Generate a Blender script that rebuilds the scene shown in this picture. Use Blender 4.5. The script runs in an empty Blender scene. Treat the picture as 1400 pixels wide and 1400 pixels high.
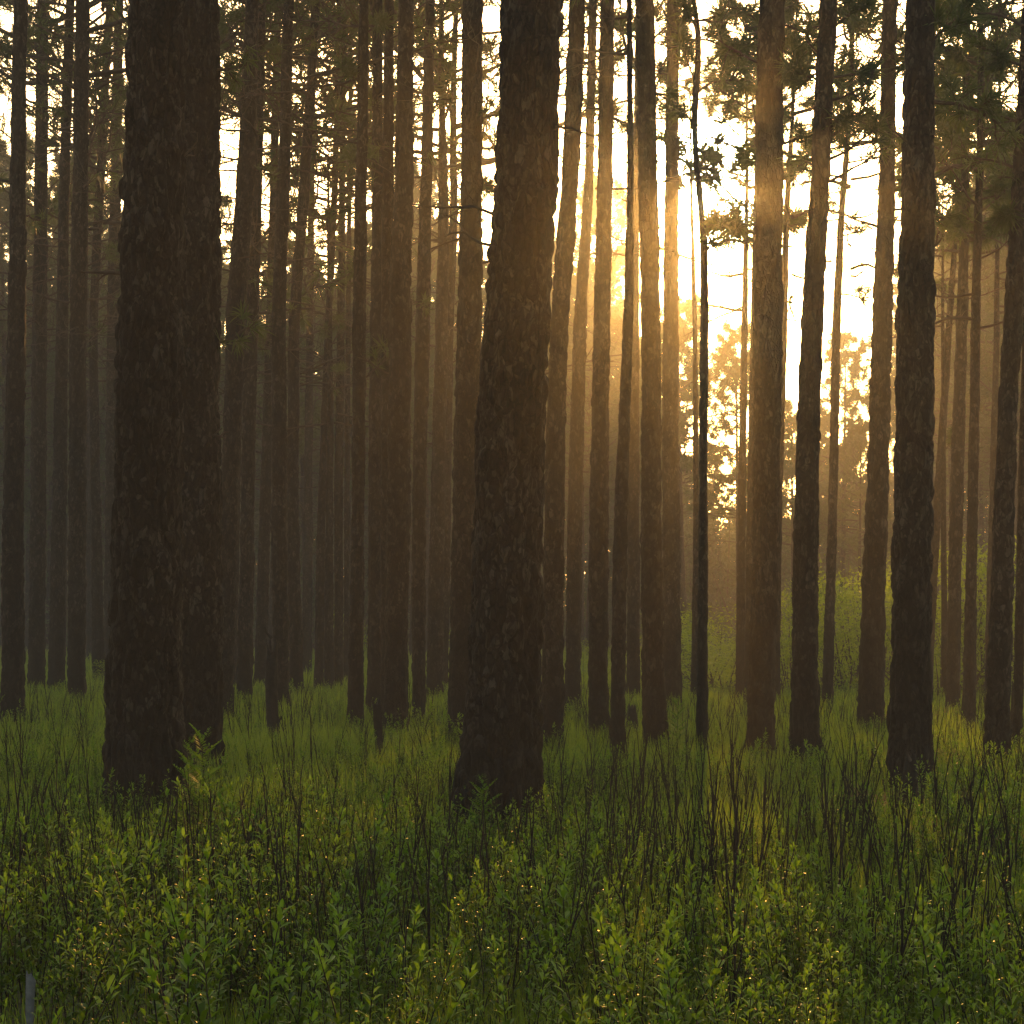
import bpy, math, random
import numpy as np
from mathutils import Vector

C = bpy.context.scene.collection
rng = np.random.default_rng(7)
random.seed(7)

# ------------------------------------------------------------------ camera model
F = 3305.0          # focal length in photo pixels (photo is 1400 wide)
HY = 850.0          # photo row of the horizon
EYE = 1.45
def depth_of(yb, z=0.2):
    return F * (EYE - z) / (yb - HY)
def at(x, y, d):
    return np.array([(x - 700.0) / F * d, d, EYE - (y - HY) / F * d])
SUN = np.array([(968 - 700) / F, 1.0, (HY - 252) / F]); SUN /= np.linalg.norm(SUN)
SUN_EL = math.asin(SUN[2]); SUN_AZ = math.atan2(SUN[0], SUN[1])

# ------------------------------------------------------------------ numpy noise
def _hash(ix, iy, iz, seed):
    h = (ix.astype(np.int64) * 374761393 + iy.astype(np.int64) * 668265263 + iz.astype(np.int64) * 2147483647 + seed * 1274126177) & 0xffffffff
    h = ((h ^ (h >> 13)) * 1274126177) & 0xffffffff
    h = ((h ^ (h >> 16)) * 2246822519) & 0xffffffff
    return ((h ^ (h >> 15)) & 0xffffff) / float(0xffffff)
def vnoise(p, seed=0):
    i = np.floor(p).astype(np.int64); f = p - i
    f = f * f * (3 - 2 * f)
    r = 0
    for a in (0, 1):
        for b in (0, 1):
            for c in (0, 1):
                w = (f[:, 0] if a else 1 - f[:, 0]) * (f[:, 1] if b else 1 - f[:, 1]) * (f[:, 2] if c else 1 - f[:, 2])
                r = r + w * _hash(i[:, 0] + a, i[:, 1] + b, i[:, 2] + c, seed)
    return r
def cells(p, seed=0):
    i = np.floor(p).astype(np.int64)
    f1 = np.full(len(p), 9.0); f2 = np.full(len(p), 9.0); idh = np.zeros(len(p))
    for a in (-1, 0, 1):
        for b in (-1, 0, 1):
            for c in (-1, 0, 1):
                X, Y, Z = i[:, 0] + a, i[:, 1] + b, i[:, 2] + c
                h = _hash(X, Y, Z, seed)
                q = np.stack([X + h, Y + _hash(X, Y, Z, seed + 1), Z + _hash(X, Y, Z, seed + 2)], 1)
                dd = np.sqrt(((q - p) ** 2).sum(1))
                m = dd < f1
                f2 = np.where(m, f1, np.minimum(f2, dd)); idh = np.where(m, h, idh); f1 = np.where(m, dd, f1)
    return f1, f2, idh
def gz(x, y):
    x = np.atleast_1d(np.asarray(x, float)); y = np.atleast_1d(np.asarray(y, float))
    p = np.stack([x * .22, y * .22, x * 0 + .5], 1)
    return (vnoise(p, 3) - .5) * .16

# ------------------------------------------------------------------ mesh building
class Geo:
    def __init__(self): self.V = []; self.Fc = []; self.n = 0
    def add(self, v, f, m=0):
        v = np.asarray(v, float).reshape(-1, 3)
        f = np.asarray(f, np.int64)
        if len(f): self.Fc.append((f + self.n, m))
        self.V.append(v); self.n += len(v)
    def merge(self, g, M=None, t=None, keep=None):
        v = np.concatenate(g.V)
        if M is not None: v = v @ np.asarray(M).T
        if t is not None: v = v + t
        for f, m in g.Fc: self.Fc.append((f + self.n, m))
        self.V.append(v); self.n += len(v)
    def mesh(self, name, mats, smooth=True):
        v = np.concatenate(self.V)
        me = bpy.data.meshes.new(name)
        tot = sum(f.size for f, _ in self.Fc); npoly = sum(len(f) for f, _ in self.Fc)
        me.vertices.add(len(v)); me.vertices.foreach_set('co', v.astype(np.float32).ravel())
        me.loops.add(tot); me.polygons.add(npoly)
        li = np.concatenate([f.ravel() for f, _ in self.Fc])
        sizes = np.concatenate([np.full(len(f), f.shape[1]) for f, _ in self.Fc])
        mi = np.concatenate([np.full(len(f), m) for f, m in self.Fc])
        me.loops.foreach_set('vertex_index', li.astype(np.int32))
        st = np.zeros(npoly, np.int64); st[1:] = np.cumsum(sizes)[:-1]
        me.polygons.foreach_set('loop_start', st.astype(np.int32))
        me.polygons.foreach_set('material_index', mi.astype(np.int32))
        me.polygons.foreach_set('use_smooth', np.full(npoly, smooth))
        for m in mats: me.materials.append(m)
        me.update(calc_edges=True); me.validate()
        return me
def link(name, me, parent=None, loc=(0, 0, 0), rz=0.0, s=1.0):
    o = bpy.data.objects.new(name, me); C.objects.link(o)
    o.location = tuple(loc); o.rotation_euler = (0, 0, rz)
    o.scale = (s, s, s) if np.isscalar(s) else tuple(s)
    if parent is not None: o.parent = parent
    return o
def thing(name, label, cat, loc=(0, 0, 0), rz=0.0, s=1.0, group=None, me=None):
    o = link(name, me, None, loc, rz, s)
    o['label'] = label; o['category'] = cat
    if group: o['group'] = group
    return o
def tube(g, pts, rad, sides=5, m=0, cap=True):
    pts = np.asarray(pts, float); k = len(pts)
    T = np.gradient(pts, axis=0); T /= np.linalg.norm(T, axis=1)[:, None] + 1e-9
    ref = np.array([0, 0, 1.0]) if abs(T[:, 2]).mean() < .8 else np.array([1.0, 0, 0])
    U = np.cross(T, ref); U /= np.linalg.norm(U, axis=1)[:, None] + 1e-9
    W = np.cross(T, U)
    a = np.arange(sides) / sides * 2 * math.pi
    v = pts[:, None, :] + (np.cos(a)[None, :, None] * U[:, None, :] + np.sin(a)[None, :, None] * W[:, None, :]) * np.asarray(rad, float)[:, None, None]
    i = np.arange(k - 1)[:, None] * sides; j = np.arange(sides)[None, :]; j2 = (j + 1) % sides
    q = np.stack([i + j, i + j2, i + sides + j2, i + sides + j], -1).reshape(-1, 4)
    g.add(v.reshape(-1, 3), q, m)
def norm(a): return a / (np.linalg.norm(a, axis=-1, keepdims=True) + 1e-9)
def tufts(g, P, D, size, n, width, R, m=1):
    """bundles of long pine needles: n thin needles at each point P, spreading about direction D"""
    P = np.asarray(P, float); D = np.asarray(D, float); k = len(P)
    if not k: return
    d = norm(D[:, None, :] * .75 + R.normal(size=(k, n, 3)) * .55)
    ln = size * R.uniform(.65, 1.1, (k, n, 1)) * R.uniform(.8, 1.15, (k, 1, 1))
    b = P[:, None, :] + d * ln * R.uniform(0, .15, (k, n, 1)) - D[:, None, :] * R.uniform(0, .5, (k, n, 1)) * size
    tip = b + d * ln; tip[..., 2] -= ln[..., 0] * R.uniform(.02, .25, (k, n))
    w = norm(np.cross(d, R.normal(size=(k, n, 3)))) * width
    mid = b + (tip - b) * .6; mid[..., 2] += ln[..., 0] * .04
    v = np.stack([b - w * .5, b + w * .5, mid + w * .45, tip, mid - w * .45], 2).reshape(-1, 3)
    o = np.arange(k * n)[:, None] * 5
    g.add(v, np.concatenate([o, o + 1, o + 2, o + 4], 1), m)
    g.Fc.append((np.concatenate([o + 4, o + 2, o + 3], 1) + g.n - len(v), m))
def limb(g, p0, d0, ln, r0, R, sub=5, curl=.25, tuft=None, side=4, bare=False, level=0):
    """one branch: a curved tube, side twigs, needle tufts on the ends"""
    k = 6
    pts = [np.array(p0, float)]; d = np.array(d0, float); d /= np.linalg.norm(d)
    for i in range(k):
        pts.append(pts[-1] + d * ln / k)
        d = d + R.normal(size=3) * .14 + np.array([0, 0, curl / k]); d /= np.linalg.norm(d)
    pts = np.array(pts); rad = np.linspace(r0, r0 * .28, k + 1)
    tube(g, pts, rad, side, 0)
    ends = [(pts[-1], norm(pts[-1] - pts[-2]))]
    for s in range(sub):
        t = R.uniform(.3, .97) * k; i = min(int(t), k - 1); f = t - i
        p = pts[i] * (1 - f) + pts[i + 1] * f
        ax = norm(pts[i + 1] - pts[i])
        dv = norm(ax * .7 + R.normal(size=3) * .6 + np.array([0, 0, .12]))
        l2 = ln * R.uniform(.16, .42)
        if level == 0 and sub > 3:
            ends += limb(g, p, dv, l2, r0 * .48, R, 3, curl, None, 3, bare, 1)
        else:
            q = p + dv * l2 * .55 + np.array([0, 0, .02]); e = q + norm(dv + R.normal(size=3) * .3) * l2 * .45
            tube(g, [p, q, e], [r0 * .5, r0 * .35, r0 * .2], 3, 0)
            ends.append((e, norm(e - q)))
            if R.random() < .5: ends.append((q, dv))
    return ends

# ------------------------------------------------------------------ materials
def new_mat(name):
    m = bpy.data.materials.new(name); m.use_nodes = True
    nt = m.node_tree; nt.nodes.clear()
    out = nt.nodes.new('ShaderNodeOutputMaterial')
    return m, nt, out
def N(nt, kind, **kw):
    n = nt.nodes.new(kind)
    for k, v in kw.items():
        if k in n.inputs.keys(): n.inputs[k].default_value = v
        else: setattr(n, k, v)
    return n
def ramp(nt, fac, stops):
    r = nt.nodes.new('ShaderNodeValToRGB'); nt.links.new(fac, r.inputs[0])
    e = r.color_ramp.elements
    while len(e) < len(stops): e.new(.5)
    for el, (p, c) in zip(e, stops): el.position = p; el.color = (*c, 1)
    return r.outputs[0]
def bark_material(name, dark, mid, light, scale=1.0, char=0.0):
    m, nt, out = new_mat(name); L = nt.links.new
    tc = N(nt, 'ShaderNodeTexCoord'); oi = N(nt, 'ShaderNodeObjectInfo')
    mp = N(nt, 'ShaderNodeMapping'); mp.inputs['Scale'].default_value = (1, 1, .48)
    L(tc.outputs['Object'], mp.inputs[0])
    ad = N(nt, 'ShaderNodeVectorMath', operation='ADD'); L(mp.outputs[0], ad.inputs[0])
    ml = N(nt, 'ShaderNodeMath', operation='MULTIPLY'); ml.inputs[1].default_value = 37.0; L(oi.outputs['Random'], ml.inputs[0]); L(ml.outputs[0], ad.inputs[1])
    wn = N(nt, 'ShaderNodeTexNoise', Scale=9 * scale, Detail=3.0); L(ad.outputs[0], wn.inputs['Vector'])
    mx = N(nt, 'ShaderNodeVectorMath', operation='MULTIPLY_ADD'); L(wn.outputs['Color'], mx.inputs[0]); mx.inputs[1].default_value = (.09, .09, .09); L(ad.outputs[0], mx.inputs[2])
    vo = N(nt, 'ShaderNodeTexVoronoi', feature='DISTANCE_TO_EDGE', Scale=22 * scale); L(mx.outputs[0], vo.inputs['Vector'])
    vc = N(nt, 'ShaderNodeTexVoronoi', feature='F1', Scale=22 * scale); L(mx.outputs[0], vc.inputs['Vector'])
    fl = N(nt, 'ShaderNodeTexVoronoi', feature='F1', Scale=46 * scale); L(mx.outputs[0], fl.inputs['Vector'])
    fn = N(nt, 'ShaderNodeTexNoise', Scale=42 * scale, Detail=6.0, Roughness=.7); L(ad.outputs[0], fn.inputs['Vector'])
    bn = N(nt, 'ShaderNodeTexNoise', Scale=2.2, Detail=3.0); L(ad.outputs[0], bn.inputs['Vector'])
    sep = N(nt, 'ShaderNodeSeparateColor'); L(vc.outputs['Color'], sep.inputs[0])
    s2 = N(nt, 'ShaderNodeSeparateColor'); L(fl.outputs['Color'], s2.inputs[0])
    mixf = N(nt, 'ShaderNodeMix', data_type='FLOAT'); mixf.inputs[0].default_value = .45
    L(sep.outputs[0], mixf.inputs[2]); L(fn.outputs['Fac'], mixf.inputs[3])
    mixg = N(nt, 'ShaderNodeMix', data_type='FLOAT'); mixg.inputs[0].default_value = .35
    L(mixf.outputs[0], mixg.inputs[2]); L(s2.outputs[0], mixg.inputs[3])
    col = ramp(nt, mixg.outputs[0], [(.2, dark), (.55, mid), (.80, light)])
    edge = ramp(nt, vo.outputs['Distance'], [(.0, (.3, .3, .3)), (.10, (1, 1, 1))])
    mc = N(nt, 'ShaderNodeMix', data_type='RGBA', blend_type='MULTIPLY'); mc.inputs[0].default_value = 1.0
    L(col, mc.inputs[6]); L(edge, mc.inputs[7])
    big = ramp(nt, bn.outputs['Fac'], [(.3, (.62, .55, .52)), (.7, (1.15, 1.1, 1.08))])
    md = N(nt, 'ShaderNodeMix', data_type='RGBA', blend_type='MULTIPLY'); md.inputs[0].default_value = 1.0
    L(mc.outputs[2], md.inputs[6]); L(big, md.inputs[7])
    res = md.outputs[2]
    # soot left by ground fires: an irregular scorched skirt on the lowest part of the stem
    sz = N(nt, 'ShaderNodeSeparateXYZ'); L(tc.outputs['Object'], sz.inputs[0])
    ma = N(nt, 'ShaderNodeMath', operation='MULTIPLY_ADD'); L(bn.outputs['Fac'], ma.inputs[0]); ma.inputs[1].default_value = 2.4; L(sz.outputs[2], ma.inputs[2])
    soot = ramp(nt, ma.outputs[0], [(.0, (0, 0, 0)), (1.0, (1, 1, 1))])
    mr = N(nt, 'ShaderNodeMapRange'); L(ma.outputs[0], mr.inputs[0]); mr.inputs[1].default_value = 1.5; mr.inputs[2].default_value = 3.2; mr.inputs[3].default_value = .72; mr.inputs[4].default_value = char
    me_ = N(nt, 'ShaderNodeMix', data_type='RGBA'); L(mr.outputs[0], me_.inputs[0]); L(res, me_.inputs[6]); me_.inputs[7].default_value = (.013, .011, .010, 1)
    res = me_.outputs[2]
    bs = N(nt, 'ShaderNodeBsdfPrincipled', Roughness=.88); bs.inputs['Specular IOR Level'].default_value = .25
    L(res, bs.inputs['Base Color'])
    h1 = N(nt, 'ShaderNodeMath', operation='MINIMUM'); L(vo.outputs['Distance'], h1.inputs[0]); h1.inputs[1].default_value = .16
    h2 = N(nt, 'ShaderNodeMath', operation='MULTIPLY_ADD'); L(fn.outputs['Fac'], h2.inputs[0]); h2.inputs[1].default_value = .22; L(h1.outputs[0], h2.inputs[2])
    h3 = N(nt, 'ShaderNodeMath', operation='MULTIPLY_ADD'); L(s2.outputs[0], h3.inputs[0]); h3.inputs[1].default_value = .12; L(h2.outputs[0], h3.inputs[2])
    bp = N(nt, 'ShaderNodeBump', Strength=.9, Distance=.035); L(h3.outputs[0], bp.inputs['Height']); L(bp.outputs[0], bs.inputs['Normal'])
    L(bs.outputs[0], out.inputs[0])
    return m
def leaf_material(name, a, b, trans, rough=.45, tcol=None, scale=3.0, spec=.4):
    """two-tone leaf with light passing through the blade; tone varies from plant to plant"""
    m, nt, out = new_mat(name); L = nt.links.new
    ge = N(nt, 'ShaderNodeNewGeometry'); oi = N(nt, 'ShaderNodeObjectInfo')
    no = N(nt, 'ShaderNodeTexNoise', Scale=scale, Detail=3.0); L(ge.outputs['Position'], no.inputs['Vector'])
    ad = N(nt, 'ShaderNodeMath', operation='MULTIPLY_ADD'); L(ge.outputs['Random Per Island'], ad.inputs[0]); ad.inputs[1].default_value = .45; L(no.outputs['Fac'], ad.inputs[2])
    a2 = N(nt, 'ShaderNodeMath', operation='MULTIPLY_ADD'); L(oi.outputs['Random'], a2.inputs[0]); a2.inputs[1].default_value = .25; L(ad.outputs[0], a2.inputs[2])
    col = ramp(nt, a2.outputs[0], [(.45, a), (1.1 if False else 1.0, b)])
    bs = N(nt, 'ShaderNodeBsdfPrincipled', Roughness=rough); bs.inputs['Specular IOR Level'].default_value = spec
    L(col, bs.inputs['Base Color'])
    tr = N(nt, 'ShaderNodeBsdfTranslucent')
    mu = N(nt, 'ShaderNodeMix', data_type='RGBA', blend_type='MULTIPLY'); mu.inputs[0].default_value = 1.0
    L(col, mu.inputs[6]); mu.inputs[7].default_value = (*(tcol or (1.5, 1.3, .55)), 1)
    L(mu.outputs[2], tr.inputs[0])
    mx = N(nt, 'ShaderNodeMixShader'); mx.inputs[0].default_value = trans
    L(bs.outputs[0], mx.inputs[1]); L(tr.outputs[0], mx.inputs[2]); L(mx.outputs[0], out.inputs[0])
    return m
def plain_material(name, a, b, scale=8.0, rough=.85):
    m, nt, out = new_mat(name); L = nt.links.new
    tc = N(nt, 'ShaderNodeTexCoord')
    no = N(nt, 'ShaderNodeTexNoise', Scale=scale, Detail=6.0, Roughness=.65); L(tc.outputs['Object'], no.inputs['Vector'])
    bs = N(nt, 'ShaderNodeBsdfPrincipled', Roughness=rough); bs.inputs['Specular IOR Level'].default_value = .25
    L(ramp(nt, no.outputs['Fac'], [(.3, a), (.7, b)]), bs.inputs['Base Color'])
    bp = N(nt, 'ShaderNodeBump', Strength=.6, Distance=.02); L(no.outputs['Fac'], bp.inputs['Height']); L(bp.outputs[0], bs.inputs['Normal'])
    L(bs.outputs[0], out.inputs[0])
    return m
M_bark = bark_material('pine_bark', (.008, .006, .005), (.024, .018, .015), (.075, .064, .057))
M_branch = plain_material('branch_bark', (.040, .030, .024), (.085, .066, .054), 14)
M_needle = leaf_material('pine_needles', (.030, .058, .018), (.070, .105, .034), .35, .5, (1.3, 1.2, .6), .8)
M_char = plain_material('charred_wood', (.010, .009, .008), (.030, .027, .025), 18, .8)
M_grey = plain_material('weathered_wood', (.10, .10, .105), (.24, .24, .25), 25)
M_stem = plain_material('charred_stem', (.010, .008, .007), (.034, .025, .020), 30, .8)
M_leaf = leaf_material('shrub_leaf', (.022, .055, .006), (.120, .190, .018), .38, .46, (1.1, 1.2, .45), 1.6, .3)
M_young = leaf_material('young_leaf', (.080, .175, .015), (.205, .310, .034), .4, .46, (1.05, 1.2, .4), 1.6, .3)
M_leaf2 = leaf_material('thicket_leaf', (.110, .185, .020), (.280, .370, .050), .55, .5, (1.2, 1.2, .45), .7)
M_grass = leaf_material('grass_blade', (.070, .125, .012), (.250, .330, .038), .42, .5, (1.15, 1.2, .45), .35)
M_fern = leaf_material('sapling_leaf', (.070, .150, .016), (.140, .250, .034), .4, .7, (1.1, 1.2, .45), 3.0, .12)
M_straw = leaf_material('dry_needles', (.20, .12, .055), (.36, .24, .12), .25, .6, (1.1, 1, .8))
m, nt, out = new_mat('forest_floor'); L = nt.links.new
ge = N(nt, 'ShaderNodeNewGeometry')
n1 = N(nt, 'ShaderNodeTexNoise', Scale=.6, Detail=8.0, Roughness=.65); L(ge.outputs['Position'], n1.inputs['Vector'])
n2 = N(nt, 'ShaderNodeTexNoise', Scale=22.0, Detail=5.0); L(ge.outputs['Position'], n2.inputs['Vector'])
ca = ramp(nt, n1.outputs['Fac'], [(.38, (.040, .060, .018)), (.6, (.075, .060, .030))])
cb = ramp(nt, n2.outputs['Fac'], [(.3, (.45, .45, .45)), (.7, (1.2, 1.2, 1.2))])
mm = N(nt, 'ShaderNodeMix', data_type='RGBA', blend_type='MULTIPLY'); mm.inputs[0].default_value = 1.0; L(ca, mm.inputs[6]); L(cb, mm.inputs[7])
bs = N(nt, 'ShaderNodeBsdfPrincipled', Roughness=.95); L(mm.outputs[2], bs.inputs['Base Color'])
bp = N(nt, 'ShaderNodeBump', Strength=.8, Distance=.05); L(n2.outputs['Fac'], bp.inputs['Height']); L(bp.outputs[0], bs.inputs['Normal'])
L(bs.outputs[0], out.inputs[0]); M_floor = m

# ------------------------------------------------------------------ pine trunks
def trunk_geo(pts, rad, sp, seed, zfine, amp=1.0):
    """a trunk along a smooth path, its surface raised into bark plates; sp = ring spacing"""
    pts = np.asarray(pts, float); rad = np.asarray(rad, float)
    s = pts[:, 2]
    zf = min(zfine, s[-1])
    zs = np.concatenate([np.arange(s[0], zf, sp), np.arange(zf, s[-1], max(sp * 6, .25)), [s[-1]]])
    def smooth(v):
        q = np.interp(zs, s, v)
        fine = np.linspace(s[0], s[-1], 400); f = np.interp(fine, s, v)
        k = 31; pad = np.pad(f, k // 2, mode='reflect', reflect_type='odd'); f = np.convolve(pad, np.ones(k) / k, 'valid')
        return np.interp(zs, fine, f)
    cx, cy, r = smooth(pts[:, 0]), smooth(pts[:, 1]), np.maximum(smooth(rad), .012)
    R = np.random.default_rng(seed)
    # slow natural wobble of the stem
    wob = vnoise(np.stack([zs * .9, zs * 0 + seed * 3.7, zs * 0], 1), 5) - .5
    wob2 = vnoise(np.stack([zs * .9, zs * 0 + seed * 3.7, zs * 0 + 9], 1), 5) - .5
    cx = cx + wob * r * .13; cy = cy + wob2 * r * .13
    seg = int(max(10, min(150, 2 * math.pi * rad[0] / sp)))
    a = np.arange(seg) / seg * 2 * math.pi
    ca, sa = np.cos(a), np.sin(a)
    # buttresses at the foot
    ph = R.uniform(0, 6.28, 3)
    lob = .5 * np.cos(3 * a + ph[0]) + .35 * np.cos(5 * a + ph[1]) + .3 * np.cos(2 * a + ph[2])
    fl = np.exp(-np.clip(zs, -.1, 9) / .30)[:, None]
    rr = r[:, None] * (1 + fl * (.12 + .26 * lob[None, :]) + .03 * np.cos(2 * a + ph[1])[None, :])
    P = np.stack([cx[:, None] + rr * ca, cy[:, None] + rr * sa, np.repeat(zs[:, None], seg, 1)], -1).reshape(-1, 3)
    off = seed * 11.3
    q = P * np.array([1, 1, .42]) + off
    warp = np.stack([vnoise(q * 8 + 3, 11), vnoise(q * 8 + 40, 12), vnoise(q * 8 + 77, 13)], 1) - .5
    f1, f2, idh = cells(q * 11.5 + warp * 1.6, 21)
    plate = np.clip((f2 - f1) * 2.6, 0, 1)
    fine = vnoise(q * 44, 31) - .5
    lumps = vnoise(P * np.array([5, 5, 2.0]) + off, 41) - .5
    fur = 1 - np.abs(2 * vnoise(P * np.array([11, 11, 1.7]) + off + warp * .5, 51) - 1)
    disp = (plate - .6) * .018 + (idh - .5) * .018 * plate + fine * .010 + lumps * .011 - fur ** 7 * .020
    nr = np.repeat(r[:, None], seg, 1).reshape(-1)
    disp = disp * np.clip(nr / .16, .12, 1.25) * amp
    out = np.stack([np.tile(ca, len(zs)), np.tile(sa, len(zs)), np.zeros(len(P))], 1)
    P = P + out * disp[:, None]
    g = Geo()
    i = np.arange(len(zs) - 1)[:, None] * seg; j = np.arange(seg)[None, :]; j2 = (j + 1) % seg
    g.add(P, np.stack([i + j, i + j2, i + seg + j2, i + seg + j], -1).reshape(-1, 4), 0)
    g.add([[cx[-1], cy[-1], zs[-1] + r[-1]]], np.zeros((0, 3)))
    top = (len(zs) - 1) * seg
    g.Fc.append((np.stack([top + np.arange(seg), top + (np.arange(seg) + 1) % seg, np.full(seg, g.n - 1)], 1), 0))
    return g
def crown_geo(seed, L=8.0, Rad=2.6, nb=34, dead=10, needles=15, width=.015, size=.21, sub=7):
    """limbs of a pine from z=0 up to L, bare dead limbs lowest, needle tufts on every twig end"""
    R = np.random.default_rng(seed); g = Geo()
    ends = []
    for i in range(nb):
        t = (i + R.uniform(0, 1)) / nb
        z = L * (.16 + .82 * t); az = i * 2.4 + R.uniform(-.6, .6)
        ln = Rad * (1.0 - .72 * t ** 1.6) * R.uniform(.55, 1.15)
        el = .02 + .75 * t + R.uniform(-.18, .28)
        d = np.array([math.cos(az) * math.cos(el), math.sin(az) * math.cos(el), math.sin(el)])
        ends += limb(g, (0, 0, z), d, ln, .009 + .010 * ln, R, sub, .5)
    for i in range(dead):
        z = L * (R.uniform(-.28, .3)); az = R.uniform(0, 6.28); el = R.uniform(-.25, .35)
        d = np.array([math.cos(az) * math.cos(el), math.sin(az) * math.cos(el), math.sin(el)])
        limb(g, (0, 0, z), d, Rad * R.uniform(.3, .95), R.uniform(.007, .020), R, 6, .15, bare=True)
    keep = [e for e in ends if R.random() < .78]
    tufts(g, [e[0] for e in keep], [e[1] for e in keep], size, needles, width, R)
    return g
crown_tall = [crown_geo(100 + i, 8.0, 2.9, 28, 24, 14) for i in range(4)]
crown_young = [crown_geo(120 + i, 6.5, 2.3, 40, 18, 18, .020, .225) for i in range(4)]
crown_small = [crown_geo(140 + i, 2.6, 1.1, 13, 7, 16, .013, .17, 5) for i in range(2)]
mats_crown = [M_branch, M_needle]
me_tall = [g.mesh('pine_crown', mats_crown) for g in crown_tall]
crown_open = [crown_geo(110 + i, 8.0, 2.9, 14, 10, 7, sub=5) for i in range(2)]
me_open = [g.mesh('open_crown', mats_crown) for g in crown_open]
me_young = [g.mesh('young_crown', mats_crown) for g in crown_young]
me_small = [g.mesh('small_crown', mats_crown) for g in crown_small]

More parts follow.
